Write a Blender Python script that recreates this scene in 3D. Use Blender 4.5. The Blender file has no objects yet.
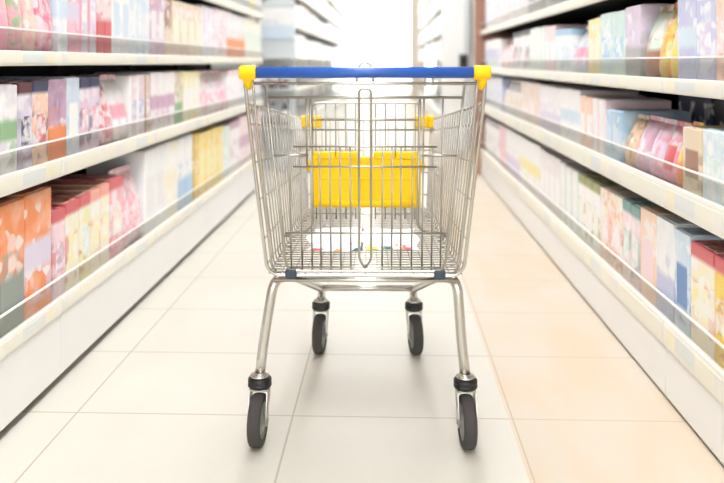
import bpy, bmesh, math, random
from mathutils import Vector, Matrix
random.seed(7)
PI = math.pi
COL = bpy.context.scene.collection
F, CX, HZ, CAMH, YAW = 781.0, 362.0, 62.0, 1.02, 0.0332
cs, sn = math.cos(YAW), math.sin(YAW)

def y_at(u, X):
    """distance along the aisle at which the line X is seen at picture column u"""
    t = (u - CX) / F
    return X * (cs + t * sn) / (t * cs - sn)

# ------------------------------------------------------------------ mesh builder
class MB:
    def __init__(s):
        s.v, s.f, s.m, s.sm = [], [], [], []
    def add(s, vs, fs, mi=0, smooth=False):
        o = len(s.v)
        s.v += [tuple(v) for v in vs]
        for f in fs:
            s.f.append(tuple(i + o for i in f)); s.m.append(mi); s.sm.append(smooth)
        return s
    def box(s, x0, x1, y0, y1, z0, z1, mi=0, bev=0.0):
        x0, x1 = min(x0, x1), max(x0, x1); y0, y1 = min(y0, y1), max(y0, y1); z0, z1 = min(z0, z1), max(z0, z1)
        bm = bmesh.new()
        bmesh.ops.create_cube(bm, size=1.0)
        for v in bm.verts:
            v.co = Vector((x0 + (v.co.x + .5) * (x1 - x0), y0 + (v.co.y + .5) * (y1 - y0), z0 + (v.co.z + .5) * (z1 - z0)))
        if bev > 0:
            bev = min(bev, (x1 - x0) * .45, (y1 - y0) * .45, (z1 - z0) * .45)
            bmesh.ops.bevel(bm, geom=list(bm.edges), offset=bev, segments=2, profile=.5, affect='EDGES')
        bm.verts.index_update()
        s.add([v.co for v in bm.verts], [[v.index for v in f.verts] for f in bm.faces], mi)
        bm.free()
        return s
    def tube(s, pts, r, n=8, mi=0, closed=False, caps=True):
        pts = [Vector(p) for p in pts]
        N = len(pts)
        rs = r if isinstance(r, (list, tuple)) else [r] * N
        tang = []
        for i in range(N):
            a = pts[i - 1] if (i > 0 or closed) else pts[0]
            b = pts[(i + 1) % N] if (i < N - 1 or closed) else pts[-1]
            p = pts[i]
            d = Vector((0, 0, 0))
            if (p - a).length > 1e-9: d += (p - a).normalized()
            if (b - p).length > 1e-9: d += (b - p).normalized()
            tang.append(d.normalized())
        up = Vector((0, 0, 1)) if abs(tang[0].z) < .9 else Vector((1, 0, 0))
        nrm = (up - tang[0] * up.dot(tang[0])).normalized()
        vs = []
        for i in range(N):
            if i: nrm = (nrm - tang[i] * nrm.dot(tang[i])).normalized()
            b = tang[i].cross(nrm)
            for k in range(n):
                a = 2 * PI * k / n
                vs.append(pts[i] + (nrm * math.cos(a) + b * math.sin(a)) * rs[i])
        fs = []
        for i in range(N if closed else N - 1):
            j = (i + 1) % N
            for k in range(n):
                k2 = (k + 1) % n
                fs.append((i * n + k, i * n + k2, j * n + k2, j * n + k))
        s.add(vs, fs, mi, True)
        if caps and not closed:
            o = len(s.v) - len(vs)
            s.f.append(tuple(o + k for k in reversed(range(n)))); s.m.append(mi); s.sm.append(False)
            s.f.append(tuple(o + (N - 1) * n + k for k in range(n))); s.m.append(mi); s.sm.append(False)
        return s
    def lathe(s, prof, axis='z', n=32, c=(0, 0, 0), mi=0, smooth=True):
        """prof: (radius, position along axis), first and last radius may be 0"""
        vs = []
        for r, h in prof:
            for k in range(n):
                a = 2 * PI * k / n
                p, q = r * math.cos(a), r * math.sin(a)
                v = {'z': (p, q, h), 'x': (h, p, q), 'y': (p, h, q)}[axis]
                vs.append((v[0] + c[0], v[1] + c[1], v[2] + c[2]))
        fs = []
        for i in range(len(prof) - 1):
            for k in range(n):
                k2 = (k + 1) % n
                fs.append((i * n + k, i * n + k2, (i + 1) * n + k2, (i + 1) * n + k))
        return s.add(vs, fs, mi, smooth)
    def build(s, name, mats, parent=None, loc=None):
        me = bpy.data.meshes.new(name)
        me.from_pydata(s.v, [], s.f)
        mats = mats if isinstance(mats, (list, tuple)) else [mats]
        for m in mats: me.materials.append(m)
        me.polygons.foreach_set('material_index', s.m)
        me.polygons.foreach_set('use_smooth', s.sm)
        bm = bmesh.new(); bm.from_mesh(me)
        bmesh.ops.remove_doubles(bm, verts=bm.verts, dist=1e-6)
        bmesh.ops.recalc_face_normals(bm, faces=bm.faces)
        bm.to_mesh(me); bm.free()
        o = bpy.data.objects.new(name, me)
        COL.objects.link(o)
        if parent: o.parent = parent
        if loc: o.location = loc
        return o

def fillet(pts, r, n=5):
    pts = [Vector(p) for p in pts]
    out = [pts[0]]
    for i in range(1, len(pts) - 1):
        a, p, b = pts[i - 1], pts[i], pts[i + 1]
        d = min(r, (a - p).length * .48, (b - p).length * .48)
        p0 = p + (a - p).normalized() * d; p1 = p + (b - p).normalized() * d
        for k in range(n + 1):
            t = k / n
            out.append(p0 * (1 - t) ** 2 + p * 2 * t * (1 - t) + p1 * t * t)
    out.append(pts[-1])
    return out

def tag(o, label=None, cat=None, group=None, kind=None):
    if label: o['label'] = label
    if cat: o['category'] = cat
    if group: o['group'] = group
    if kind: o['kind'] = kind
    return o

def empty(name, loc=(0, 0, 0), rz=0.0):
    o = bpy.data.objects.new(name, None)
    COL.objects.link(o); o.location = loc; o.rotation_euler = (0, 0, rz); o.empty_display_size = .1
    return o

# ------------------------------------------------------------------ materials
def lin(h):
    if isinstance(h, str):
        h = h.lstrip('#')
        h = [int(h[i:i + 2], 16) / 255 for i in (0, 2, 4)]
    return tuple((c / 12.92 if c <= .04045 else ((c + .055) / 1.055) ** 2.4) for c in h) + (1.0,)

def mat(name, col, rough=.5, metal=0.0, spec=.5, noise=0.0, nscale=20.0, emit=None):
    m = bpy.data.materials.new(name); m.use_nodes = True
    nt = m.node_tree; b = nt.nodes['Principled BSDF']
    c = lin(col)
    b.inputs['Base Color'].default_value = c
    b.inputs['Roughness'].default_value = rough
    b.inputs['Metallic'].default_value = metal
    b.inputs['Specular IOR Level'].default_value = spec
    if noise:
        tc = nt.nodes.new('ShaderNodeTexCoord'); nz = nt.nodes.new('ShaderNodeTexNoise')
        nz.inputs['Scale'].default_value = nscale; nz.inputs['Detail'].default_value = 4
        nt.links.new(tc.outputs['Object'], nz.inputs['Vector'])
        mx = nt.nodes.new('ShaderNodeMix'); mx.data_type = 'RGBA'
        mx.inputs[6].default_value = tuple(x * (1 - noise) for x in c[:3]) + (1,)
        mx.inputs[7].default_value = tuple(min(1, x * (1 + noise)) for x in c[:3]) + (1,)
        nt.links.new(nz.outputs['Fac'], mx.inputs[0]); nt.links.new(mx.outputs[2], b.inputs['Base Color'])
    if emit:
        b.inputs['Emission Color'].default_value = c; b.inputs['Emission Strength'].default_value = emit
    return m

M = dict(
    wire=mat('chromed_wire', '#b7b2a9', .30, 1.0, noise=.06, nscale=60),
    tube=mat('zinc_tube', '#cfccc6', .27, 1.0, noise=.05, nscale=40),
    fork=mat('zinc_plate', '#b9b8b2', .36, 1.0, noise=.08, nscale=50),
    blue=mat('blue_plastic', '#2a5ab0', .30, noise=.04, nscale=30),
    yellow=mat('yellow_plastic', '#f9cb12', .5, spec=.25, noise=.03, nscale=30),
    tyre=mat('grey_rubber', '#474341', .75, spec=.25, noise=.12, nscale=90),
    hub=mat('grey_hub', '#8c8a86', .45, noise=.06, nscale=50),
    black=mat('black_plastic', '#141416', .42, noise=.1, nscale=60),
    clip=mat('slate_clip', '#2b3947', .40, noise=.05, nscale=60),
    cream=mat('cream_steel', '#efeeec', .42, noise=.02, nscale=6),
    rail=mat('cream_rail', '#f0ede2', .40, noise=.02, nscale=10),
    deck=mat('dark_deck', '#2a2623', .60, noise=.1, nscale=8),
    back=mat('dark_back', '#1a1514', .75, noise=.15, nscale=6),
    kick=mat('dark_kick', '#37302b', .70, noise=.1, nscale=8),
    brown=mat('brown_board', '#b1826f', .55, noise=.12, nscale=9),
    tan=mat('tan_board', '#e3d6ca', .60, noise=.05, nscale=5),
    white=mat('white_paint', '#f5f5f3', .60, noise=.015, nscale=4),
    greytrim=mat('grey_trim', '#d3d7d8', .5, noise=.03, nscale=6),
    ceil=mat('ceiling_white', '#efeeea', .9, noise=.02, nscale=3),
    lamp=mat('added_lamp_diffuser', '#fbfcff', .5, emit=17.0),
    darkbox=mat('dark_grey_box', '#4b4b4d', .5, noise=.05, nscale=20),
    plaza=mat('pale_paving', '#e9e6e0', .8, noise=.05, nscale=2),
    paper=mat('white_paper', '#f4f3f3', .45, noise=.02, nscale=20),
    pr=mat('print_red', '#d84a52', .5), po=mat('print_orange', '#f09a55', .5), pt=mat('print_teal', '#23545a', .5),
    pg=mat('print_green', '#5f9a6c', .5), py=mat('print_yellow', '#e6d51e', .5), pp=mat('print_pink', '#f3c3cd', .5),
    pb=mat('print_pale_blue', '#b9d3e6', .5), pm=mat('print_mint', '#bfe0cb', .5),
)
# price strip: pale yellow and cream paper tickets behind a clear rail
def strip_material():
    m = bpy.data.materials.new('price_tickets'); m.use_nodes = True
    nt = m.node_tree; b = nt.nodes['Principled BSDF']; b.inputs['Roughness'].default_value = .35
    tc = nt.nodes.new('ShaderNodeTexCoord'); mp = nt.nodes.new('ShaderNodeMapping')
    mp.inputs['Scale'].default_value = (0, 9, 0)
    vr = nt.nodes.new('ShaderNodeTexVoronoi'); vr.voronoi_dimensions = '1D'; vr.inputs['Scale'].default_value = 1.0
    sx = nt.nodes.new('ShaderNodeSeparateXYZ')
    rp = nt.nodes.new('ShaderNodeValToRGB'); rp.color_ramp.interpolation = 'CONSTANT'
    e = rp.color_ramp.elements
    e[0].color = lin('#f0ecdd'); e[1].position = .3; e[1].color = lin('#f0e3b4')
    for p, c in ((.5, '#ece9e2'), (.65, '#f2ead0'), (.85, '#e2e5e2')):
        x = e.new(p); x.color = lin(c)
    sc = nt.nodes.new('ShaderNodeSeparateColor')
    nt.links.new(tc.outputs['Object'], mp.inputs['Vector']); nt.links.new(mp.outputs['Vector'], sx.inputs[0])
    nt.links.new(sx.outputs['Y'], vr.inputs['W']); nt.links.new(vr.outputs['Color'], sc.inputs[0])
    nt.links.new(sc.outputs[0], rp.inputs['Fac']); nt.links.new(rp.outputs['Color'], b.inputs['Base Color'])
    return m
M['strip'] = strip_material()
def clear_material(name, tint, gloss):
    m = bpy.data.materials.new(name); m.use_nodes = True
    nt = m.node_tree; nt.nodes.remove(nt.nodes['Principled BSDF'])
    out = nt.nodes['Material Output']
    t = nt.nodes.new('ShaderNodeBsdfTransparent'); t.inputs['Color'].default_value = lin(tint)
    g = nt.nodes.new('ShaderNodeBsdfGlossy'); g.inputs['Roughness'].default_value = .15
    fr = nt.nodes.new('ShaderNodeFresnel'); fr.inputs['IOR'].default_value = 1.4
    ml = nt.nodes.new('ShaderNodeMath'); ml.operation = 'MULTIPLY'; ml.inputs[1].default_value = gloss
    mx = nt.nodes.new('ShaderNodeMixShader')
    nt.links.new(fr.outputs[0], ml.inputs[0]); nt.links.new(ml.outputs[0], mx.inputs[0])
    nt.links.new(t.outputs[0], mx.inputs[1]); nt.links.new(g.outputs[0], mx.inputs[2]); nt.links.new(mx.outputs[0], out.inputs['Surface'])
    return m
M['clear'] = clear_material('clear_plastic', '#f7f7f6', .2)
M['glass'] = clear_material('window_glass', '#fafcfc', .5)

def floor_material(name, base, vein, line, x0, px, y0, py, vscale, vamt, lw=.0028):
    m = bpy.data.materials.new(name); m.use_nodes = True
    nt = m.node_tree; b = nt.nodes['Principled BSDF']
    N = nt.nodes.new; L = nt.links.new
    geo = N('ShaderNodeTexCoord'); sx = N('ShaderNodeSeparateXYZ'); L(geo.outputs['Object'], sx.inputs[0])
    def line_mask(src, o, p):
        a = N('ShaderNodeMath'); a.operation = 'SUBTRACT'; L(src, a.inputs[0]); a.inputs[1].default_value = o - p * .5 - 40 * p
        c = N('ShaderNodeMath'); c.operation = 'MODULO'; L(a.outputs[0], c.inputs[0]); c.inputs[1].default_value = p
        d = N('ShaderNodeMath'); d.operation = 'SUBTRACT'; L(c.outputs[0], d.inputs[0]); d.inputs[1].default_value = p * .5
        e = N('ShaderNodeMath'); e.operation = 'ABSOLUTE'; L(d.outputs[0], e.inputs[0])
        f = N('ShaderNodeMath'); f.operation = 'LESS_THAN'; L(e.outputs[0], f.inputs[0]); f.inputs[1].default_value = lw
        return f.outputs[0]
    mx = N('ShaderNodeMath'); mx.operation = 'MAXIMUM'
    L(line_mask(sx.outputs['X'], x0, px), mx.inputs[0]); L(line_mask(sx.outputs['Y'], y0, py), mx.inputs[1])
    mp = N('ShaderNodeMapping'); mp.inputs['Scale'].default_value = (1.0, .45, 1.0); mp.inputs['Rotation'].default_value = (0, 0, .5)
    L(geo.outputs['Object'], mp.inputs['Vector'])
    nz = N('ShaderNodeTexNoise'); nz.inputs['Scale'].default_value = vscale; nz.inputs['Detail'].default_value = 6; nz.inputs['Distortion'].default_value = .8
    L(mp.outputs[0], nz.inputs['Vector'])
    rp = N('ShaderNodeValToRGB'); rp.color_ramp.elements[0].position = .35; rp.color_ramp.elements[1].position = .7
    rp.color_ramp.elements[0].color = lin(base); rp.color_ramp.elements[1].color = lin(vein)
    L(nz.outputs['Fac'], rp.inputs[0])
    mc = N('ShaderNodeMix'); mc.data_type = 'RGBA'; L(mx.outputs[0], mc.inputs[0]); L(rp.outputs[0], mc.inputs[6]); mc.inputs[7].default_value = lin(line)
    L(mc.outputs[2], b.inputs['Base Color'])
    b.inputs['Roughness'].default_value = .48; b.inputs['Specular IOR Level'].default_value = .22
    return m
M['floor_cream'] = floor_material('cream_tile', '#d0ccc1', '#cbc6bb', '#b0a696', -.274, .63, 2.244, .477, 3.0, .1)
M['floor_peach'] = floor_material('peach_marble_tile', '#ccbba4', '#cbc2b5', '#bba88f', .356, .63, 2.244, .477, 4.0, .3, .0025)

# ------------------------------------------------------------------ colours of the packages
PAL = {
 'orange': '#ee7d3a', 'peach': '#f6cdb0', 'cream': '#f4ead2', 'pale yellow': '#f3e6a0', 'yellow': '#f3cf4a', 'golden': '#dba73a',
 'pink': '#ee9db0', 'pale pink': '#f5d5da', 'hot pink': '#e0668a', 'red': '#cf4a50', 'mauve': '#c79db8', 'lilac': '#dccfe4',
 'lavender': '#b9bde0', 'blue': '#4d78b8', 'pale blue': '#cfe0ee', 'navy': '#33385e', 'teal': '#5f8f8c', 'mint': '#cfe6d6',
 'green': '#7fae78', 'olive': '#8f9150', 'white': '#f5f4f3', 'pearl': '#ebe6e8', 'grey': '#a7a5a3', 'grey green': '#7f8b80',
 'brown': '#9b6a50', 'beige': '#e3cfb6', 'maroon': '#5c2630', 'black': '#262326', 'salmon': '#ee9a88', 'sky blue': '#9fc4e2', 'purple': '#8f6aa8',
}
for k_, v_ in PAL.items():
    if k_ not in ('black', 'navy', 'maroon'):
        q_ = [int(v_[i:i + 2], 16) for i in (1, 3, 5)]
        PAL[k_] = '#' + ''.join('%02x' % round(c + (240 - c) * .15) for c in q_)
_pm = {}
def product_material(main, acc, third, pat):
    k = (main, acc, third, pat)
    if k in _pm: return _pm[k]
    m = bpy.data.materials.new('print_' + main.replace(' ', '_') + '_' + acc.replace(' ', '_') + '_' + pat); m.use_nodes = True
    nt = m.node_tree; b = nt.nodes['Principled BSDF']; N = nt.nodes.new; L = nt.links.new
    b.inputs['Roughness'].default_value = .38
    tc = N('ShaderNodeTexCoord'); sx = N('ShaderNodeSeparateXYZ'); L(tc.outputs['Generated'], sx.inputs[0])
    oi = N('ShaderNodeObjectInfo')
    ad = N('ShaderNodeVectorMath'); ad.operation = 'ADD'; L(tc.outputs['Object'], ad.inputs[0])
    ml = N('ShaderNodeMath'); ml.operation = 'MULTIPLY'; ml.inputs[1].default_value = 37; L(oi.outputs['Random'], ml.inputs[0]); L(ml.outputs[0], ad.inputs[1])
    nz = N('ShaderNodeTexNoise'); nz.inputs['Scale'].default_value = 15; nz.inputs['Detail'].default_value = 2.5; L(ad.outputs[0], nz.inputs['Vector'])
    nz2 = N('ShaderNodeTexNoise'); nz2.inputs['Scale'].default_value = 34; nz2.inputs['Detail'].default_value = 2; L(ad.outputs[0], nz2.inputs['Vector'])
    def ramp(src, stops):
        r = N('ShaderNodeValToRGB'); e = r.color_ramp.elements
        e[0].position, e[0].color = stops[0][0], (stops[0][1],) * 3 + (1,)
        e[1].position, e[1].color = stops[1][0], (stops[1][1],) * 3 + (1,)
        for p, v in stops[2:]:
            x = e.new(p); x.color = (v,) * 3 + (1,)
        L(src, r.inputs[0]); return r.outputs[0]
    def mix(fac, a, c):
        x = N('ShaderNodeMix'); x.data_type = 'RGBA'; L(fac, x.inputs[0])
        if isinstance(a, str): x.inputs[6].default_value = lin(PAL[a])
        else: L(a, x.inputs[6])
        if isinstance(c, str): x.inputs[7].default_value = lin(PAL[c])
        else: L(c, x.inputs[7])
        return x.outputs[2]
    base = mix(ramp(nz.outputs['Fac'], [(.40, 0), (.72, .45)]), main, third)
    z, y = sx.outputs['Z'], sx.outputs['Y']
    vo = N('ShaderNodeTexVoronoi'); vo.feature = 'SMOOTH_F1'; vo.inputs['Scale'].default_value = 26; vo.inputs['Smoothness'].default_value = .6; L(ad.outputs[0], vo.inputs['Vector'])
    sv = N('ShaderNodeSeparateColor'); L(vo.outputs['Color'], sv.inputs[0])
    pz = N('ShaderNodeMath'); pz.operation = 'MULTIPLY'; L(ramp(sv.outputs[0], [(.45, 0), (.7, .6)]), pz.inputs[0]); L(ramp(z, [(.08, 0), (.14, 1), (.60, 1), (.68, 0)]), pz.inputs[1])
    base = mix(pz.outputs[0], base, acc)
    pw = N('ShaderNodeMath'); pw.operation = 'MULTIPLY'; L(ramp(sv.outputs[1], [(.55, 0), (.8, .7)]), pw.inputs[0]); L(ramp(z, [(.2, 0), (.3, 1), (.88, 1), (.92, 0)]), pw.inputs[1])
    base = mix(pw.outputs[0], base, 'white')
    if pat == 'top': f = ramp(z, [(.84, 0), (.89, 1)])
    elif pat == 'base': f = ramp(z, [(.40, 1), (.48, 0)])
    elif pat == 'band': f = ramp(z, [(.36, 0), (.42, 1), (.58, 1), (.64, 0)])
    elif pat == 'panel':
        p = N('ShaderNodeMath'); p.operation = 'MULTIPLY'
        L(ramp(z, [(.24, 0), (.28, 1), (.66, 1), (.70, 0)]), p.inputs[0]); L(ramp(y, [(.14, 0), (.18, 1), (.82, 1), (.86, 0)]), p.inputs[1]); f = p.outputs[0]
    elif pat == 'stripe': f = ramp(y, [(.10, 1), (.16, 0), (.84, 0), (.90, 1)])
    else: f = ramp(nz2.outputs['Fac'], [(.48, 0), (.64, .8)])
    c = mix(f, base, acc)
    L(c, b.inputs['Base Color'])
    _pm[k] = m
    return m
PATW = {'top': 'with {} top', 'base': 'with {} base', 'band': 'with {} middle band', 'panel': 'with {} centre panel',
        'stripe': 'with {} edges', 'mottle': 'with {} print'}

def carton(x0, x1, y0, y1, z0, z1, m, lid=None, label=None, side=1):
    """a box pack; front faces -side*x; lid: folded closing flap on top, label: stuck-on front label"""
    cx, cy = (x0 + x1) / 2, (y0 + y1) / 2
    mb = MB().box(x0 - cx, x1 - cx, y0 - cy, y1 - cy, 0, z1 - z0, 0, .004)
    o = mb.build('carton', m, None, (cx, cy, z0))
    fx = (x0 if side > 0 else x1) - cx
    if lid:
        MB().box(x0 - cx + .012, x1 - cx - .012, y0 - cy + .006, y1 - cy - .006, z1 - z0 - .001, z1 - z0 + .0025, 0, .001).build('lid', lid, o)
    if label:
        w, h = (y1 - y0), (z1 - z0)
        MB().box(fx - side * .0012, fx + side * .001, -w * .3, w * .3, h * .30, h * .62, 0, .0005).build('front_label', label, o)
    return o

def pouch(x0, x1, y0, y1, z0, z1, m, seal, side=1):
    """soft pack: fat below, pinched into a flat seal on top"""
    cx, cy = (x0 + x1) / 2, (y0 + y1) / 2
    w, d, h = (y1 - y0) / 2, (x1 - x0) / 2, z1 - z0
    hs = h * .92
    n, rows = 20, 12
    mb = MB(); vs = []; fs = []
    for j in range(rows + 1):
        t = j / rows
        dd = d * (1 - .93 * t ** 2.6) * (.86 + .14 * min(1, t * 5))
        ww = w * (.93 + .07 * min(1, t * 4)) * (1 - .05 * math.sin(PI * t))
        for k in range(n):
            a = 2 * PI * k / n
            ca, sa = math.cos(a), math.sin(a)
            e = .55
            vs.append((dd * math.copysign(abs(ca) ** e, ca), ww * math.copysign(abs(sa) ** e, sa), hs * t))
    for j in range(rows):
        for k in range(n):
            k2 = (k + 1) % n
            fs.append((j * n + k, j * n + k2, (j + 1) * n + k2, (j + 1) * n + k))
    fs.append(tuple(reversed(range(n)))); fs.append(tuple(rows * n + k for k in range(n)))
    mb.add(vs, fs, 0, True)
    o = mb.build('pouch', m, None, (cx, cy, z0))
    MB().box(-.003, .003, -w * .97, w * .97, hs - .004, h, 0, .001).build('seal', seal, o)
    return o

# ------------------------------------------------------------------ setting
XL, XR = -1.03, .832
YEND_L, YEND_R = 6.4, 7.1
def struct(name, mb, m):
    o = mb.build(name, m); o['kind'] = 'structure'; return o
WX0, WX1, WY0, WY1, CH = -6.0, 6.0, -5.0, 25.0, 3.5
struct('floor', MB().box(WX0, .344, WY0, WY1, -.1, 0), M['floor_cream'])
struct('floor_peach', MB().box(.344, WX1, WY0, WY1, -.1, 0), M['floor_peach'])
struct('ceiling', MB().box(WX0, WX1, WY0, WY1, CH, CH + .1), M['ceil'])
struct('wall_left', MB().box(WX0 - .1, WX0, WY0, WY1, 0, CH), M['white'])
struct('wall_right', MB().box(WX1, WX1 + .1, WY0, WY1, 0, CH), M['white'])
BX = 3.4
struct('wall_back', MB().box(WX0, -BX, WY0 - .1, WY0, 0, CH).box(BX, WX1, WY0 - .1, WY0, 0, CH).box(-BX, BX, WY0 - .1, WY0, 3.2, CH), M['white'])
w = MB()
for xx in (-BX, -BX / 3, BX / 3, BX - .05):
    w.box(xx, xx + .05, WY0 - .08, WY0 - .02, 0, 3.2)
w.box(-BX, BX, WY0 - .08, WY0 - .02, 3.14, 3.2).box(-BX, BX, WY0 - .08, WY0 - .02, 0, .06)
fill_win = struct('added_fill_window', w, M['white'])  # unseen shop-front glazing, added behind the camera as fill light
MB().box(-BX, BX, WY0 - .055, WY0 - .048, .06, 3.14).build('window_pane', M['glass'], fill_win)
GX0, GX1 = -2.0, 1.6
struct('wall_end', MB().box(WX0, GX0, WY1, WY1 + .15, 0, CH).box(GX1, WX1, WY1, WY1 + .15, 0, CH).box(GX0, GX1, WY1, WY1 + .15, 3.3, CH), M['white'])
w = MB()
w.box(GX0, GX0 + .05, WY1 + .03, WY1 + .1, 0, 3.3).box(GX1 - .05, GX1, WY1 + .03, WY1 + .1, 0, 3.3)
w.box(GX0 + .05, GX1 - .05, WY1 + .03, WY1 + .1, 3.24, 3.3).box(GX0 + .05, GX1 - .05, WY1 + .03, WY1 + .1, 0, .06)
win = struct('window_1', w, M['white'])
MB().box(GX0 + .05, GX1 - .05, WY1 + .06, WY1 + .068, .06, 3.24).build('window_pane', M['glass'], win)
struct('ground', MB().box(-20, 20, WY1 + .15, WY1 + 30, -.1, -.005).box(-20, 20, WY0 - 30, WY0 - .1, -.1, -.005), M['plaza'])

# ------------------------------------------------------------------ ceiling lamps added out of view to brighten the aisle
k = 0
for yy in (-3.2, -.4, 2.4, 5.2, 8.0, 11.0, 14.5, 18.0, 21.5):
    for xx in (-.35, .15):
        e = empty('added_ceiling_light', (xx, yy, CH))
        tag(e, 'unseen long white fill lamp added on the ceiling to brighten the aisle', 'added light', 'added fill lamps over the aisle')
        MB().box(-.10, .10, -1.0, 1.0, -.06, -.001, 0, .01).build('housing', M['cream'], e)
        MB().box(-.085, .085, -.97, .97, -.085, -.0605).build('diffuser', M['lamp'], e)

# ------------------------------------------------------------------ shelving
LEV_L = [(.224, .275), (.658, .714), (1.009, 1.052), (1.37, 1.42), (1.76, 1.81)]
LEV_R = [(.165, .244), (.579, .656), (.926, .972), (1.26, 1.305), (1.63, 1.68)]
DEPTH = .46
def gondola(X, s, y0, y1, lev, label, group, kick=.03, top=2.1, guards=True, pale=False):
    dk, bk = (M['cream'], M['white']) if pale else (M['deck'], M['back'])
    """shelving bay whose front plane is x = X; s = +1 when the shelf extends towards +x"""
    e = empty('shelving_unit', (X, (y0 + y1) / 2, 0))
    tag(e, label, 'shelf', group)
    a, b = y0 - (y0 + y1) / 2 + .0015, y1 - (y0 + y1) / 2 - .0015
    g = .0
    MB().box(s * .006, s * .03, a, b, kick, lev[0][0] - .002, 0, .002).build('plinth', M['cream'], e)
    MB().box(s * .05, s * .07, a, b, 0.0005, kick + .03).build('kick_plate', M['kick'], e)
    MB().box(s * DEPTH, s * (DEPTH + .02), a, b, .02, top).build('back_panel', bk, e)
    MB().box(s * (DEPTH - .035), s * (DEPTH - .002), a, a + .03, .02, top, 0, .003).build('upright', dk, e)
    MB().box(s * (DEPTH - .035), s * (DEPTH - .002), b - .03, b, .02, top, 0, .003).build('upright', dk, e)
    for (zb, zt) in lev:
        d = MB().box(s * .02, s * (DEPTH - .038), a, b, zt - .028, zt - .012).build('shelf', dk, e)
        MB().box(0, s * .018, a, b, zb, zt, 0, .003).build('rail', M['rail'], d)
        MB().box(-s * .0015, s * .001, a + .004, b - .004, zb + (zt - zb) * .2, zt - (zt - zb) * .2).build('price_strip', M['strip'], d)
        if guards:
            MB().box(s * .008, s * .0105, a + .002, b - .002, zt - .002, zt + .06).build('guard', M['clear'], d)
            MB().box(s * .006, s * .0125, a + .002, b - .002, zt + .058, zt + .064, 0, .001).build('guard_lip', M['cream'], d)
    return e

ORD = ['first', 'second', 'third', 'fourth', 'fifth', 'sixth', 'seventh', 'eighth', 'ninth', 'tenth', 'eleventh', 'twelfth', 'thirteenth', 'fourteenth']
nb = 5
Y0 = 1.45
for i in range(nb):
    a, b = Y0 + (YEND_L - Y0) * i / nb, Y0 + (YEND_L - Y0) * (i + 1) / nb
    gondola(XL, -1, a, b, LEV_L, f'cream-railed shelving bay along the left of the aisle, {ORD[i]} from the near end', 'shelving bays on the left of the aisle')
nb = 6
for i in range(nb):
    a, b = Y0 + (YEND_R - Y0) * i / nb, Y0 + (YEND_R - Y0) * (i + 1) / nb
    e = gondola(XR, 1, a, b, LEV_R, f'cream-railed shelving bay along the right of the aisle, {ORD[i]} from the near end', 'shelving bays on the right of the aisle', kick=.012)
    if i == nb - 1:
        h = (b - a) / 2
        MB().box(-.045, DEPTH + .03, h + .001, h + .05, .0005, 2.25, 0, .004).build('end_panel', M['brown'], e)

# ------------------------------------------------------------------ goods on the shelves
# rows: (column from, column to, how many, kind, main, accent, third, pattern, height)
LB = [(-75, 0, 1, 'c', 'peach', 'orange', 'pink', 'top', .33),
      (0, 25, 1, 'c', 'orange', 'grey green', 'peach', 'base', .355), (25, 52, 1, 'c', 'orange', 'lilac', 'peach', 'band', .355),
      (53, 66, 1, 'c', 'pale pink', 'red', 'mauve', 'top', .275), (66, 80, 1, 'c', 'cream', 'red', 'pale yellow', 'top', .28),
      (80, 91, 1, 'c', 'pale yellow', 'red', 'mint', 'top', .285), (91, 110, 2, 'c', 'cream', 'salmon', 'pale yellow', 'top', .29),
      (110, 124, 1, 'c', 'pink', 'red', 'cream', 'top', .30), (124, 145, 2, 'p', 'pale pink', 'pink', 'white', 'mottle', .31),
      (145, 165, 2, 'c', 'white', 'pearl', 'pale blue', 'panel', .36), (165, 178, 2, 'c', 'white', 'cream', 'pale yellow', 'band', .36),
      (178, 193, 2, 'c', 'white', 'sky blue', 'pale blue', 'base', .36), (194, 199, 1, 'c', 'golden', 'yellow', 'yellow', 'mottle', .35),
      (199, 223, 4, 'c', 'yellow', 'pale yellow', 'cream', 'panel', .345), (223, 230, 2, 'c', 'mint', 'white', 'pale blue', 'stripe', .33),
      (230, 240, 3, 'c', 'white', 'mauve', 'pale pink', 'top', .34), (240, 261, 5, 'c', 'pale pink', 'mauve', 'white', 'band', .35)]
LM = [(-60, 0, 1, 'c', 'white', 'purple', 'green', 'base', .245), (0, 18, 1, 'c', 'white', 'green', 'purple', 'band', .245), (18, 33, 1, 'c', 'lilac', 'maroon', 'navy', 'top', .25),
      (33, 49, 1, 'c', 'peach', 'navy', 'red', 'top', .25), (49, 67, 1, 'c', 'mauve', 'orange', 'navy', 'base', .25),
      (67, 80, 1, 'c', 'pale blue', 'white', 'lavender', 'panel', .255), (80, 100, 2, 'c', 'lilac', 'navy', 'pink', 'top', .25),
      (100, 116, 2, 'p', 'pale pink', 'red', 'white', 'mottle', .25), (116, 130, 2, 'p', 'white', 'pink', 'pale pink', 'band', .255),
      (130, 145, 2, 'c', 'pale pink', 'white', 'lavender', 'stripe', .25), (145, 151, 1, 'c', 'beige', 'brown', 'mauve', 'stripe', .25),
      (151, 175, 4, 'c', 'white', 'mauve', 'pale pink', 'band', .255), (175, 183, 2, 'c', 'beige', 'green', 'olive', 'base', .255),
      (183, 200, 3, 'c', 'pale yellow', 'white', 'cream', 'panel', .255), (200, 228, 5, 'p', 'pearl', 'pink', 'white', 'mottle', .25),
      (228, 240, 3, 'c', 'white', 'pale pink', 'pearl', 'top', .25), (240, 261, 5, 'c', 'pale blue', 'pearl', 'white', 'stripe', .25)]
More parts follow.
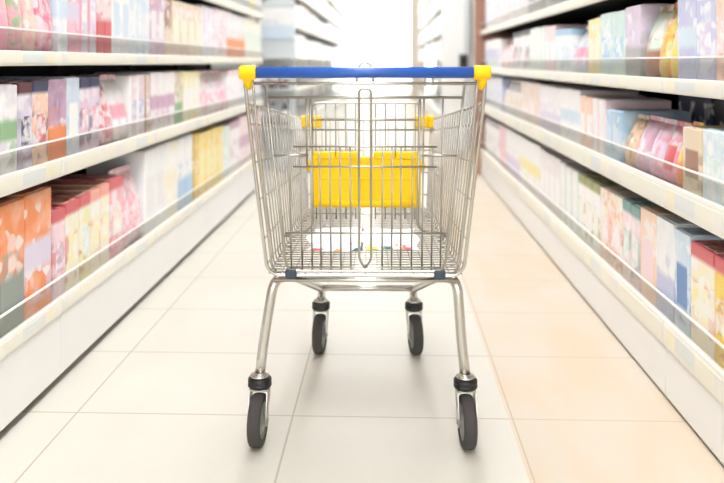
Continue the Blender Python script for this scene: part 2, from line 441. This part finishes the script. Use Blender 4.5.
LT = [(-60, 0, 1, 'p', 'salmon', 'orange', 'pink', 'mottle', .29), (0, 13, 1, 'p', 'salmon', 'pink', 'peach', 'base', .29), (13, 27, 1, 'p', 'pink', 'green', 'peach', 'mottle', .30),
      (27, 40, 1, 'p', 'peach', 'pink', 'mint', 'mottle', .30), (40, 58, 1, 'p', 'hot pink', 'pale pink', 'pink', 'mottle', .30),
      (58, 68, 1, 'c', 'white', 'pale blue', 'sky blue', 'band', .29), (68, 80, 1, 'c', 'pink', 'lilac', 'pale pink', 'band', .29),
      (80, 97, 2, 'c', 'pale blue', 'pink', 'lilac', 'stripe', .30), (97, 112, 2, 'c', 'pale pink', 'red', 'mint', 'base', .30),
      (112, 130, 2, 'c', 'white', 'pale blue', 'lavender', 'panel', .30), (130, 150, 3, 'c', 'pale blue', 'white', 'pearl', 'top', .30),
      (150, 165, 2, 'c', 'mauve', 'pearl', 'lilac', 'panel', .30), (165, 172, 1, 'c', 'brown', 'beige', 'maroon', 'base', .30),
      (172, 202, 4, 'c', 'beige', 'cream', 'peach', 'panel', .275), (202, 215, 3, 'c', 'lilac', 'white', 'pale pink', 'stripe', .29),
      (215, 227, 3, 'c', 'white', 'pink', 'pale pink', 'mottle', .30), (227, 245, 4, 'c', 'pearl', 'orange', 'mint', 'base', .30),
      (245, 261, 4, 'c', 'cream', 'mint', 'white', 'panel', .30)]
LU = [(228, 242, 4, 'c', 'white', 'pale pink', 'pearl', 'panel', .29), (242, 249, 2, 'c', 'pale blue', 'white', 'pearl', 'band', .29), (249, 255, 2, 'c', 'pale yellow', 'yellow', 'white', 'panel', .29), (255, 261, 2, 'c', 'pearl', 'grey', 'white', 'top', .29)]
RB = [(790, 726, 1, 'c', 'yellow', 'white', 'pale yellow', 'band', .27), (726, 714, 1, 'c', 'yellow', 'red', 'golden', 'top', .27), (714, 690, 1, 'c', 'cream', 'red', 'pale yellow', 'top', .27),
      (690, 674, 1, 'c', 'pale blue', 'blue', 'sky blue', 'panel', .28), (674, 656, 1, 'c', 'white', 'lavender', 'pale blue', 'base', .29),
      (656, 640, 1, 'c', 'peach', 'pale pink', 'cream', 'panel', .29), (640, 622, 2, 'c', 'pale pink', 'teal', 'mint', 'top', .28),
      (622, 600, 2, 'c', 'cream', 'salmon', 'pale pink', 'mottle', .28), (600, 578, 3, 'c', 'white', 'olive', 'cream', 'top', .28),
      (578, 560, 3, 'c', 'white', 'mint', 'pearl', 'stripe', .28), (560, 540, 4, 'c', 'pearl', 'white', 'pale pink', 'panel', .29),
      (540, 520, 4, 'c', 'white', 'pale yellow', 'pearl', 'band', .30), (520, 506, 4, 'c', 'white', 'lilac', 'pearl', 'base', .30),
      (506, 499, 3, 'c', 'pale pink', 'pink', 'white', 'stripe', .30), (499, 485, 5, 'c', 'white', 'grey', 'pale pink', 'top', .30)]
RM = [(780, 726, 1, 'c', 'sky blue', 'white', 'pale blue', 'panel', .185), (726, 702, 1, 'c', 'pale blue', 'white', 'mint', 'mottle', .18), (702, 682, 1, 'c', 'beige', 'brown', 'yellow', 'panel', .178),
      (682, 672, 1, 'p', 'yellow', 'orange', 'pale yellow', 'base', .19), (672, 658, 1, 'p', 'pink', 'red', 'hot pink', 'panel', .18),
      (658, 645, 1, 'p', 'pink', 'lilac', 'mauve', 'mottle', .183), (645, 632, 1, 'p', 'mauve', 'pink', 'pale pink', 'mottle', .18),
      (632, 620, 1, 'p', 'peach', 'olive', 'orange', 'mottle', .172), (620, 605, 2, 'c', 'sky blue', 'pale blue', 'white', 'panel', .178),
      (605, 592, 2, 'c', 'white', 'pale pink', 'pearl', 'stripe', .215), (592, 580, 2, 'c', 'peach', 'white', 'pale pink', 'panel', .215),
      (580, 560, 3, 'c', 'white', 'pale blue', 'pearl', 'band', .235), (560, 540, 4, 'c', 'pearl', 'lilac', 'white', 'base', .235),
      (540, 521, 4, 'c', 'beige', 'pale pink', 'white', 'stripe', .24), (521, 502, 4, 'p', 'pearl', 'beige', 'white', 'panel', .24),
      (502, 485, 5, 'c', 'white', 'lavender', 'pearl', 'stripe', .245)]
RT = [(780, 726, 1, 'c', 'salmon', 'peach', 'pink', 'mottle', .26), (726, 715, 1, 'c', 'peach', 'salmon', 'pale pink', 'mottle', .26), (715, 696, 1, 'c', 'lavender', 'white', 'lilac', 'top', .25), (696, 677, 1, 'c', 'lavender', 'pale blue', 'lilac', 'band', .25),
      (677, 667, 1, 'p', 'peach', 'yellow', 'salmon', 'base', .25), (667, 655, 1, 'p', 'yellow', 'orange', 'green', 'mottle', .24),
      (655, 640, 1, 'p', 'mint', 'brown', 'orange', 'base', .235), (640, 625, 1, 'c', 'lilac', 'grey', 'mauve', 'base', .245),
      (625, 600, 2, 'c', 'mint', 'pale blue', 'sky blue', 'mottle', .235), (600, 588, 2, 'c', 'pale yellow', 'cream', 'peach', 'panel', .225),
      (588, 572, 2, 'p', 'pale blue', 'pink', 'white', 'band', .21), (572, 555, 3, 'c', 'white', 'sky blue', 'pale blue', 'top', .205),
      (555, 545, 2, 'c', 'pale pink', 'white', 'pearl', 'panel', .235), (545, 530, 4, 'c', 'white', 'mint', 'pearl', 'stripe', .245),
      (530, 513, 4, 'c', 'white', 'black', 'red', 'top', .245), (513, 500, 4, 'p', 'pale pink', 'salmon', 'white', 'stripe', .215),
      (500, 485, 5, 'c', 'pearl', 'lavender', 'white', 'panel', .23)]
RU = [(560, 545, 3, 'c', 'grey', 'pearl', 'white', 'panel', .30), (545, 528, 4, 'c', 'pearl', 'grey', 'white', 'base', .30), (528, 508, 4, 'c', 'white', 'pale pink', 'peach', 'panel', .30), (508, 494, 4, 'c', 'pale pink', 'white', 'pearl', 'top', .30), (494, 485, 4, 'c', 'lilac', 'white', 'pearl', 'stripe', .30)]

def nth(i):
    return ORD[i] if i < len(ORD) else None
def place_row(rows, X, s, zt, where):
    """goods stand side by side along one shelf, front plane x = X + s*0.03"""
    xf = X + s * .02
    for (ua, ub, n, kind, main, acc, third, pat, h) in rows:
        ya, yb = y_at(ua, xf), y_at(ub, xf)
        if (ua, ub) == (rows[0][0], rows[0][1]) and len(rows) > 6: ya = max(ya, yb - .28)
        for i in range(n):
            a, b = ya + (yb - ya) * i / n + .003, ya + (yb - ya) * (i + 1) / n - .003
            z0 = zt - .0115
            dep = .26 if kind == 'c' else .13
            hh = h + .012 + random.uniform(-.004, .003)
            x0, x1 = (xf, xf + s * dep) if s > 0 else (xf + s * dep, xf)
            m = product_material(main, acc, third, pat)
            ctr = (a + b) / 2
            noun = 'carton' if kind == 'c' else 'soft pouch'
            if kind == 'c':
                near = ctr < 4.2
                lid = product_material(acc if pat == 'top' else main, third, main, 'mottle') if near else None
                lab = product_material(third, 'white', main, 'mottle') if near and pat in ('mottle', 'stripe', 'top') else None
                o = carton(x0, x1, a, b, z0, z0 + hh, m, lid, lab, s)
            else:
                o = pouch(x0, x1, a, b, z0, z0 + hh, m, product_material(acc, main, third, 'mottle'), s)
            look = f'{main} {noun} ' + PATW[pat].format(acc)
            if n == 1: lb = f'{look} on the {where}'
            else:
                lb = f'{look} on {where}, {ORD[i]} of {["", "", "two", "three", "four", "five", "six", "seven", "eight"][n]} alike'
            tag(o, lb, 'carton' if kind == 'c' else 'pouch', 'goods on the ' + where)
place_row(LB, XL, -1, LEV_L[0][1], 'bottom left shelf')
place_row(LM, XL, -1, LEV_L[1][1], 'middle left shelf')
place_row(LT, XL, -1, LEV_L[2][1], 'upper left shelf')
place_row(LU, XL, -1, LEV_L[3][1], 'top left shelf')
place_row(RB, XR, 1, LEV_R[0][1], 'bottom right shelf')
place_row(RM, XR, 1, LEV_R[1][1], 'middle right shelf')
place_row(RT, XR, 1, LEV_R[2][1], 'upper right shelf')
place_row(RU, XR, 1, LEV_R[3][1], 'top right shelf')
# dark packs pushed to the back of the middle right shelf
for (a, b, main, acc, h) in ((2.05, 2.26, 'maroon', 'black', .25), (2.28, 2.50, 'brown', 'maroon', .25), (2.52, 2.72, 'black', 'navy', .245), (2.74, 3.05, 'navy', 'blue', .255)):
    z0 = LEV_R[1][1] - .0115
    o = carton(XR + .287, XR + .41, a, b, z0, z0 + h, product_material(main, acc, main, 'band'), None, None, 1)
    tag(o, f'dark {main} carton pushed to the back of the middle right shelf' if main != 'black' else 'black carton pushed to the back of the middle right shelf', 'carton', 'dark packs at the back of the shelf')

# ------------------------------------------------------------------ beyond the cross aisle
LEV_F = [(.22, .27), (.66, .71), (1.05, 1.10), (1.42, 1.47), (1.80, 1.85), (2.18, 2.23)]
FX, FR = -1.08, .76
far_l = [(8.7 + 2.2 * i, 8.7 + 2.2 * (i + 1)) for i in range(6)]
far_r = [(11.0 + 2.2 * i, 11.0 + 2.2 * (i + 1)) for i in range(4)]
for i, (a, b) in enumerate(far_l):
    gondola(FX, -1, a, b, LEV_F, f'pale shelving bay beyond the left gap, {ORD[i]} after the cross aisle', 'distant shelving bays on the left', top=2.6, guards=False, pale=True)
for i, (a, b) in enumerate(far_r):
    gondola(FR, 1, a, b, LEV_F, f'pale shelving bay behind the white pillar, {ORD[i]} along', 'distant shelving bays on the right', top=2.6, guards=False, pale=True)
pale = ['white', 'pearl', 'cream', 'pale pink', 'pale blue', 'mint', 'beige']
def far_goods(bays, X, s, per, word, group):
    for bi, (a, b) in enumerate(bays):
        n_ = max(2, per - bi)
        for li in range(2, 6):
            zt = LEV_F[li][1]
            y = a + .05
            cols = random.sample(pale, n_)
            for i in range(n_):
                wd = (b - a - .1) / n_
                c = cols[i]
                hh = random.uniform(.22, .29)
                x0, x1 = sorted((X + s * .02, X + s * .3))
                z0 = zt - .0115
                o = carton(x0, x1, y + .01, y + wd - .01, z0, z0 + hh, product_material(c, random.choice(['white', 'pale pink', 'beige', 'pale blue']), 'pearl', random.choice(['panel', 'band'])), None, None, s)
                tag(o, f'{c} carton on the {["third", "fourth", "fifth", "sixth"][li - 2]} shelf of the {ORD[bi]} distant bay {word}', 'carton', f'cartons on the {group}')
                y += wd
far_goods(far_l, FX, -1, 4, 'past the left gap', 'distant left shelving')
far_goods(far_r, FR, 1, 3, 'behind the white pillar', 'distant right shelving')

# free-standing display in the gap at the end of the left shelves
e = empty('display_stand', (-1.10, 7.55, 0))
tag(e, 'grey display stand with pale blue header at the far end of the left shelves', 'display stand')
MB().box(-.18, .18, -.2, .2, .0005, .12, 0, .01).build('base', M['greytrim'], e)
MB().box(-.18, .18, .17, .2, .12, 1.62, 0, .005).build('back_panel', M['greytrim'], e)
MB().box(-.17, .17, .14, .169, 1.25, 1.55, 0, .005).build('header', product_material('white', 'pale blue', 'pearl', 'base'), e)
for z in (.4, .75, 1.05):
    MB().box(-.18, .18, -.18, .168, z, z + .02, 0, .004).build('tray', M['greytrim'], e)
j = 0
for z, wz in ((.42, 'lowest'), (.77, 'middle')):
    for i, xx in enumerate((-.115, 0, .115)):
        o = pouch(-1.10 + xx - .05, -1.10 + xx + .05, 7.40, 7.52, z + .0005, z + .24, product_material('black', 'white', 'grey', 'band'), product_material('grey', 'white', 'white', 'band'), -1)
        tag(o, f'black and white pouch on the {wz} tray of the grey display stand, {["left", "centre", "right"][i]}', 'pouch', 'pouches on the display stand')

# white square pillar, grey corner strip, control box
e = empty('pillar', (.80, 9.3, 0)); tag(e, 'white square pillar with grey corner strip beyond the right shelves', 'pillar')
MB().box(-.16, .16, -.14, .16, .0005, CH - .001, 0, .006).build('shaft', M['white'], e)
MB().box(.09, .15, -.152, -.1405, .0005, CH - .002, 0, .003).build('corner_strip', M['greytrim'], e)
o = MB().box(.03, .13, -.198, -.1525, .95, 1.11, 0, .008).build('control_box', M['darkbox'], e)
MB().box(.05, .11, -.2, -.1975, .985, 1.075, 0, .002).build('cover', M['black'], o)
struct('trim_1', MB().box(.60, 1.0, 20.6, 21.0, .0005, CH - .001, 0, .005), M['tan'])

# ------------------------------------------------------------------ the shopping cart
cart = empty('shopping_cart', (-.060, 2.07, 0), .018)
tag(cart, 'chrome wire shopping cart with blue handle and yellow child seat standing in the aisle', 'shopping cart')
V = Vector
A = lambda s_: V((s_ * .297, -.10, .915))      # basket corners: rear top, rear bottom, front top, front bottom
B = lambda s_: V((s_ * .256, .005, .462))
Cc = lambda s_: V((s_ * .232, .80, .808))
D = lambda s_: V((s_ * .215, .765, .490))
def lerp(a, b, t): return a + (b - a) * t
RW = .0021
# side panels
for s_ in (-1, 1):
    p = MB()
    n = 21
    for i in range(1, n):
        t = i / n
        a, b = lerp(A(s_), Cc(s_), t), lerp(B(s_), D(s_), t)
        inn = V((b.x - s_ * .02, b.y, b.z - .004))
        p.tube(fillet([a, b, inn], .012, 3), .0022, 6)
    for t, r in ((.0, .0042), (.115, .003), (.34, .0022), (.56, .0026), (.80, .0022), (.955, .0026)):
        a, c = lerp(A(s_), B(s_), t), lerp(Cc(s_), D(s_), t)
        o_ = V((s_ * .0035, 0, 0))
        p.tube([a + o_, c + o_], r, 6)
    p.build('side_panel', M['wire'], cart)
# front panel
p = MB()
n = 15
for i in range(n + 1):
    t = i / n
    p.tube(fillet([lerp(Cc(-1), Cc(1), t), lerp(D(-1), D(1), t), lerp(D(-1), D(1), t) + V((0, -.02, -.003))], .01, 3), RW, 6)
for t, r in ((0, .004), (.12, .0026), (.35, .0022), (.6, .0022), (.85, .0022)):
    a, b = lerp(Cc(-1), D(-1), t), lerp(Cc(1), D(1), t)
    p.tube([a + V((0, .004, 0)), b + V((0, .004, 0))], r, 6)
p.build('front_panel', M['wire'], cart)
# floor grid
p = MB()
for i in range(34):
    t = i / 33
    a, b = lerp(B(-1), D(-1), t), lerp(B(1), D(1), t)
    p.tube([a, b], .0017, 6)
for i in range(17):
    t = i / 16
    p.tube([lerp(B(-1), B(1), t) - V((0, 0, .004)), lerp(D(-1), D(1), t) - V((0, 0, .004))], .0019, 6)
p.build('basket_floor', M['wire'], cart)
# rear frame: hoop from the handle down to the basket bottom, rear bar, hinge bar
p = MB()
hoop = [(-.300, -.125, .985), (-.298, -.095, .905), (-.262, .0, .475), (-.24, .006, .452), (.24, .006, .452), (.262, .0, .475), (.298, -.095, .905), (.300, -.125, .985)]
p.tube(fillet(hoop, .03, 5), .0048, 8)
p.tube([(-.288, -.104, .966), (.288, -.104, .966)], .0042, 8)
p.tube([(-.246, .016, .438), (.246, .016, .438)], .0062, 8)
for s_ in (-1, 1):
    p.tube(fillet([(s_ * .282, -.118, .985), (s_ * .280, -.088, .905), (s_ * .250, .012, .47), (s_ * .225, .02, .447)], .02, 4), .0036, 8)
p.build('rear_frame', M['tube'], cart)
# rear gate
def gy(z): return -.094 + (.97 - z) / (.97 - .462) * .092
def gp(x, z, o=0.0): return V((x, gy(z) + o, z))
def gx(u): return (u - 364.5) / F * 2.05
p = MB()
fr = [gp(-.252, .964), gp(-.212, .49), gp(-.198, .466), gp(.198, .466), gp(.212, .49), gp(.252, .964)]
p.tube(fillet(fr, .02, 4), .0036, 8)
p.tube([gp(-.2475, .930), gp(.2475, .930)], .0036, 8)
for z, x in ((.803, .185), (.750, .185), (.572, .21), (.478, .2)):
    p.tube([gp(-x, z, -.004), gp(x, z, -.004)], .0024, 6)
for s_ in (-1, 1):
    p.tube([gp(s_ * .145, .780, -.004), gp(s_ * .236, .780, -.004)], .0028, 6)
us = [290, 301, 311, 320, 330, 340, 350, 381.5, 391, 400, 411, 421.5, 431, 440]
for u in us:
    x = gx(u)
    z1 = .805
    if u in (290, 440): z1 = .93
    p.tube([gp(x, .470), gp(x, z1)], .0023, 6)
for s_ in (-1, 1):                                    # pairs at the leg openings
    p.tube(fillet([gp(s_ * .140, .930, .006), gp(s_ * .137, .585, .006), gp(s_ * .175, .566, .006), gp(s_ * .212, .562, .006)], .022, 5), .0038, 8)
    p.tube([gp(s_ * .150, .930, .004), gp(s_ * .150, .75, .004)], .0026, 6)
loop = [gp(0, .476, -.005), gp(-.016, .500, -.005), gp(-.0150, .952, -.005), gp(.0150, .952, -.005), gp(.016, .500, -.005)]
p.tube(fillet(loop + [gp(0, .476, -.005)], .012, 5), .0034, 8)
arch = [V((-.021, -.085, .966)), V((-.021, -.075, 1.005)), V((.0, -.073, 1.024)), V((.021, -.075, 1.005)), V((.021, -.085, .966))]
p.tube(fillet(arch, .02, 6), .0036, 8)
for x in (.152, .171):
    p.tube([V((x, -.104, .960)), V((x, -.104, .985))], .0025, 6)
p.build('rear_gate', M['wire'], cart)
# child seat folded against the gate
seat = MB()
def sp(x, z): return V((x, .055 + (.9 - z) * .12, z))
for i in range(11):
    x = -.136 + i * .0272
    if i == 5: continue
    seat.tube([sp(x, .585), sp(x, .909)], .0020, 6)
seat.tube(fillet([sp(-.146, .59), sp(-.146, .909), sp(.146, .909), sp(.146, .59)], .012, 4), .0028, 8)
for z in (.862, .835, .60):
    seat.tube([sp(-.146, z), sp(.146, z)], .002, 6)
st = seat.build('child_seat', M['wire'], cart)
pl = MB()
y0 = .068
pl.box(-.146, .146, y0 - .014, y0 - .004, .636, .762, 0, .004)
pl.tube([(-.15, y0 - .010, .634), (.15, y0 - .010, .634)], .0105, 12)
pl.box(-.150, -.134, y0 - .020, y0 - .001, .632, .765, 0, .004)
pl.box(.134, .150, y0 - .020, y0 - .001, .632, .765, 0, .004)
for s_ in (-1, 1):
    pl.box(s_ * .022, s_ * .0805, y0 - .019, y0 + .004, .755, .776, 0, .004)
    pl.box(s_ * .083, s_ * .143, y0 - .019, y0 + .004, .755, .776, 0, .004)
    pl.lathe([(0, -.008), (.014, -.008), (.016, 0), (.014, .008), (0, .008)], 'x', 16, (s_ * .153, y0 - .008, .738))
pl.box(-.13, .13, y0 - .0165, y0 - .013, .700, .704, 0, .001)
pl.build('seat_plate', M['yellow'], st)
# handle
hd = MB().tube([(-.277, -.145, .994), (.277, -.145, .994)], .0138, 20).build('handle', M['blue'], cart)
for s_ in (-1, 1):
    c = MB()
    c.tube([(s_ * .268, -.145, .994), (s_ * .272, -.145, .994), (s_ * .304, -.145, .994), (s_ * .309, -.145, .994)], [.0145, .0178, .0178, .0150], 20)
    c.tube([(s_ * .292, -.142, .985), (s_ * .290, -.122, .955)], [.013, .0085], 12)
    c.build('end_cap', M['yellow'], hd)
# yellow corner guards at the front of the rim
for s_ in (-1, 1):
    g = MB()
    q = Cc(s_)
    g.box(q.x + s_ * .006, q.x - s_ * .062, q.y - .010, q.y + .014, q.z - .030, q.z + .014, 0, .006)
    g.box(q.x + s_ * .010, q.x - s_ * .012, q.y - .055, q.y + .010, q.z - .026, q.z + .017, 0, .006)
    g.build('corner_guard', M['yellow'], cart)
# clips on the rear bar
for s_ in (-1, 1):
    MB().box(s_ * .182, s_ * .212, -.012, .030, .446, .470, 0, .004).build('clip', M['clip'], cart)
# chassis
for s_ in (-1, 1):
    lx = .284 if s_ < 0 else .268
    q = fillet([(s_ * lx, .025, .178), (s_ * (lx - .010), .030, .27), (s_ * .246, .028, .437), (s_ * .205, .10, .425), (s_ * .160, .66, .228), (s_ * .164, .685, .178)], .05, 7)
    MB().tube(q, .0136, 16).build('chassis_tube', M['tube'], cart)
MB().tube([(-.158, .615, .243), (.158, .615, .243)], .0105, 14).build('crossbar', M['tube'], cart)

# casters: > collar, tyre, hub, fork
def caster(px, py, yaw, trail, offx=0.0):
    e = empty('caster', (px, py, 0), yaw); e.parent = cart
    R = .068
    zc = R + .0008
    yw = -trail
    t = MB()
    hw = .0185
    prof = [(.046, -hw * .8), (.060, -hw * .95), (.0655, -hw * .75), (.0678, -hw * .35), (R, 0), (.0678, hw * .35), (.0655, hw * .75), (.060, hw * .95), (.046, hw * .8)]
    t.lathe(prof, 'x', 40, (0, yw, zc)).build('tyre', M['tyre'], e)
    h = MB()
    for s_ in (-1, 1):
        h.lathe([(.0465, s_ * hw * .8), (.044, s_ * hw * .55), (.034, s_ * hw * .45), (.030, s_ * hw * .8), (.016, s_ * hw * .85), (.014, s_ * (hw + .003)), (0.0005, s_ * (hw + .003))], 'x', 32, (0, yw, zc))
    hb = h.build('hub', M['hub'], e)
    MB().lathe([(.0005, -.028), (.0065, -.028), (.0065, .028), (.0005, .028)], 'x', 12, (0, yw, zc)).build('axle', M['fork'], hb)
    f = MB()
    f.box(-.025, .025, -.024, .022, .1435, .1475, 0, .001)
    for s_ in (-1, 1):
        x0, x1 = s_ * .0225, s_ * .025
        outline = [(-.022, .147), (.020, .147), (.018, .118), (yw + .020, zc + .022), (yw + .014, zc - .010), (yw, zc - .017), (yw - .013, zc - .010), (yw - .016, zc + .012), (-.030, .118)]
        vs = [(x0, a, b) for a, b in outline] + [(x1, a, b) for a, b in outline]
        n = len(outline)
        f.add(vs, [tuple(range(n)), tuple(range(2 * n - 1, n - 1, -1))] + [(i, (i + 1) % n, n + (i + 1) % n, n + i) for i in range(n)])
    f.build('fork', M['fork'], e)
    MB().lathe([(.0005, .148), (.029, .148), (.032, .152), (.032, .158), (.030, .160), (.0318, .163), (.0318, .170), (.028, .174), (.0005, .174)], 'z', 28).build('collar', M['black'], e)
    MB().lathe([(.0132, .1745), (.025, .1745), (.025, .180), (.022, .182), (.0165, .183), (.0155, .187), (.0132, .187)], 'z', 24).build('socket', M['tube'], e)
    return e
caster(-.284, .025, -.05, .025)
caster(.268, .025, .05, .025)
caster(-.164, .685, -.10, .025)
caster(.164, .685, .14, .025)

# leaflet lying in the basket
lf = MB()
nx, ny = 30, 10
Wd, Hd = .33, .26
def lz(x, y):
    return .004 + .003 * math.sin(x * 23 + y * 9) + .0035 * max(0, math.sin(y * 17 + x * 6)) + .002
vs, fs, mi = [], [], []
for j in range(ny + 1):
    for i in range(nx + 1):
        x = -Wd / 2 + Wd * i / nx; y = Hd * j / ny
        x += .012 * math.sin(j * .9) * (1 if i < nx / 2 else -.6)
        vs.append((x, y, lz(x, y)))
cm = {(1, 0): 1, (2, 0): 1, (3, 0): 1, (0, 1): 8, (1, 1): 8, (0, 2): 7, (1, 2): 7, (7, 0): 2, (8, 0): 2, (12, 0): 3, (13, 0): 3, (14, 0): 3, (13, 1): 8, (16, 0): 5, (17, 0): 5, (18, 0): 5, (17, 1): 5, (20, 0): 4, (21, 0): 3, (22, 0): 3,
      (21, 1): 8, (24, 1): 2, (25, 0): 2, (26, 0): 1, (27, 0): 1, (26, 1): 1, (10, 2): 6, (11, 2): 6, (12, 2): 6, (15, 2): 6, (16, 2): 6, (4, 3): 7, (5, 3): 7, (24, 4): 6, (25, 4): 6, (24, 3): 6, (26, 2): 7, (27, 2): 7, (7, 5): 7, (8, 5): 7, (18, 5): 6}
for j in range(ny):
    for i in range(nx):
        a = j * (nx + 1) + i
        lf.add([], [])
        fs.append((a, a + 1, a + nx + 2, a + nx + 1)); mi.append(cm.get((i, j), 0))
o0 = len(lf.v); lf.v += vs; lf.f += fs; lf.m += mi; lf.sm += [True] * len(fs)
leaf = lf.build('leaflet', [M['paper'], M['pr'], M['po'], M['pt'], M['pg'], M['py'], M['pp'], M['pb'], M['pm']], None, (-.066 - .006, 2.07 + .185, .4695))
sd = leaf.modifiers.new('thickness', 'SOLIDIFY'); sd.thickness = .0006; sd.offset = 1
leaf.rotation_euler = (math.atan2(.028, .76), 0, .018)
tag(leaf, 'white leaflet with small coloured prints lying on the wire floor of the cart', 'leaflet')

# ------------------------------------------------------------------ world, camera, view
wd = bpy.data.worlds.new('daylight'); bpy.context.scene.world = wd; wd.use_nodes = True
bg = wd.node_tree.nodes['Background']; bg.inputs['Color'].default_value = (1.0, .99, .97, 1); bg.inputs['Strength'].default_value = 2.8
cam = bpy.data.cameras.new('camera'); co = bpy.data.objects.new('camera', cam); COL.objects.link(co)
co.location = (0, 0, CAMH); co.rotation_euler = (PI / 2, 0, YAW)
cam.sensor_width = 36.0; cam.sensor_fit = 'HORIZONTAL'; cam.lens = F / 724 * 36
cam.shift_y = -(241.5 - HZ) / 724
cam.clip_start = .05; cam.clip_end = 200
cam.dof.use_dof = True; cam.dof.focus_distance = 2.15; cam.dof.aperture_fstop = 2.0
sc = bpy.context.scene
sc.camera = co
sc.view_settings.view_transform = 'Standard'; sc.view_settings.look = 'None'
sc.view_settings.gamma = 1; sc.view_settings.use_curve_mapping = False
sc.view_settings.exposure = 0.78
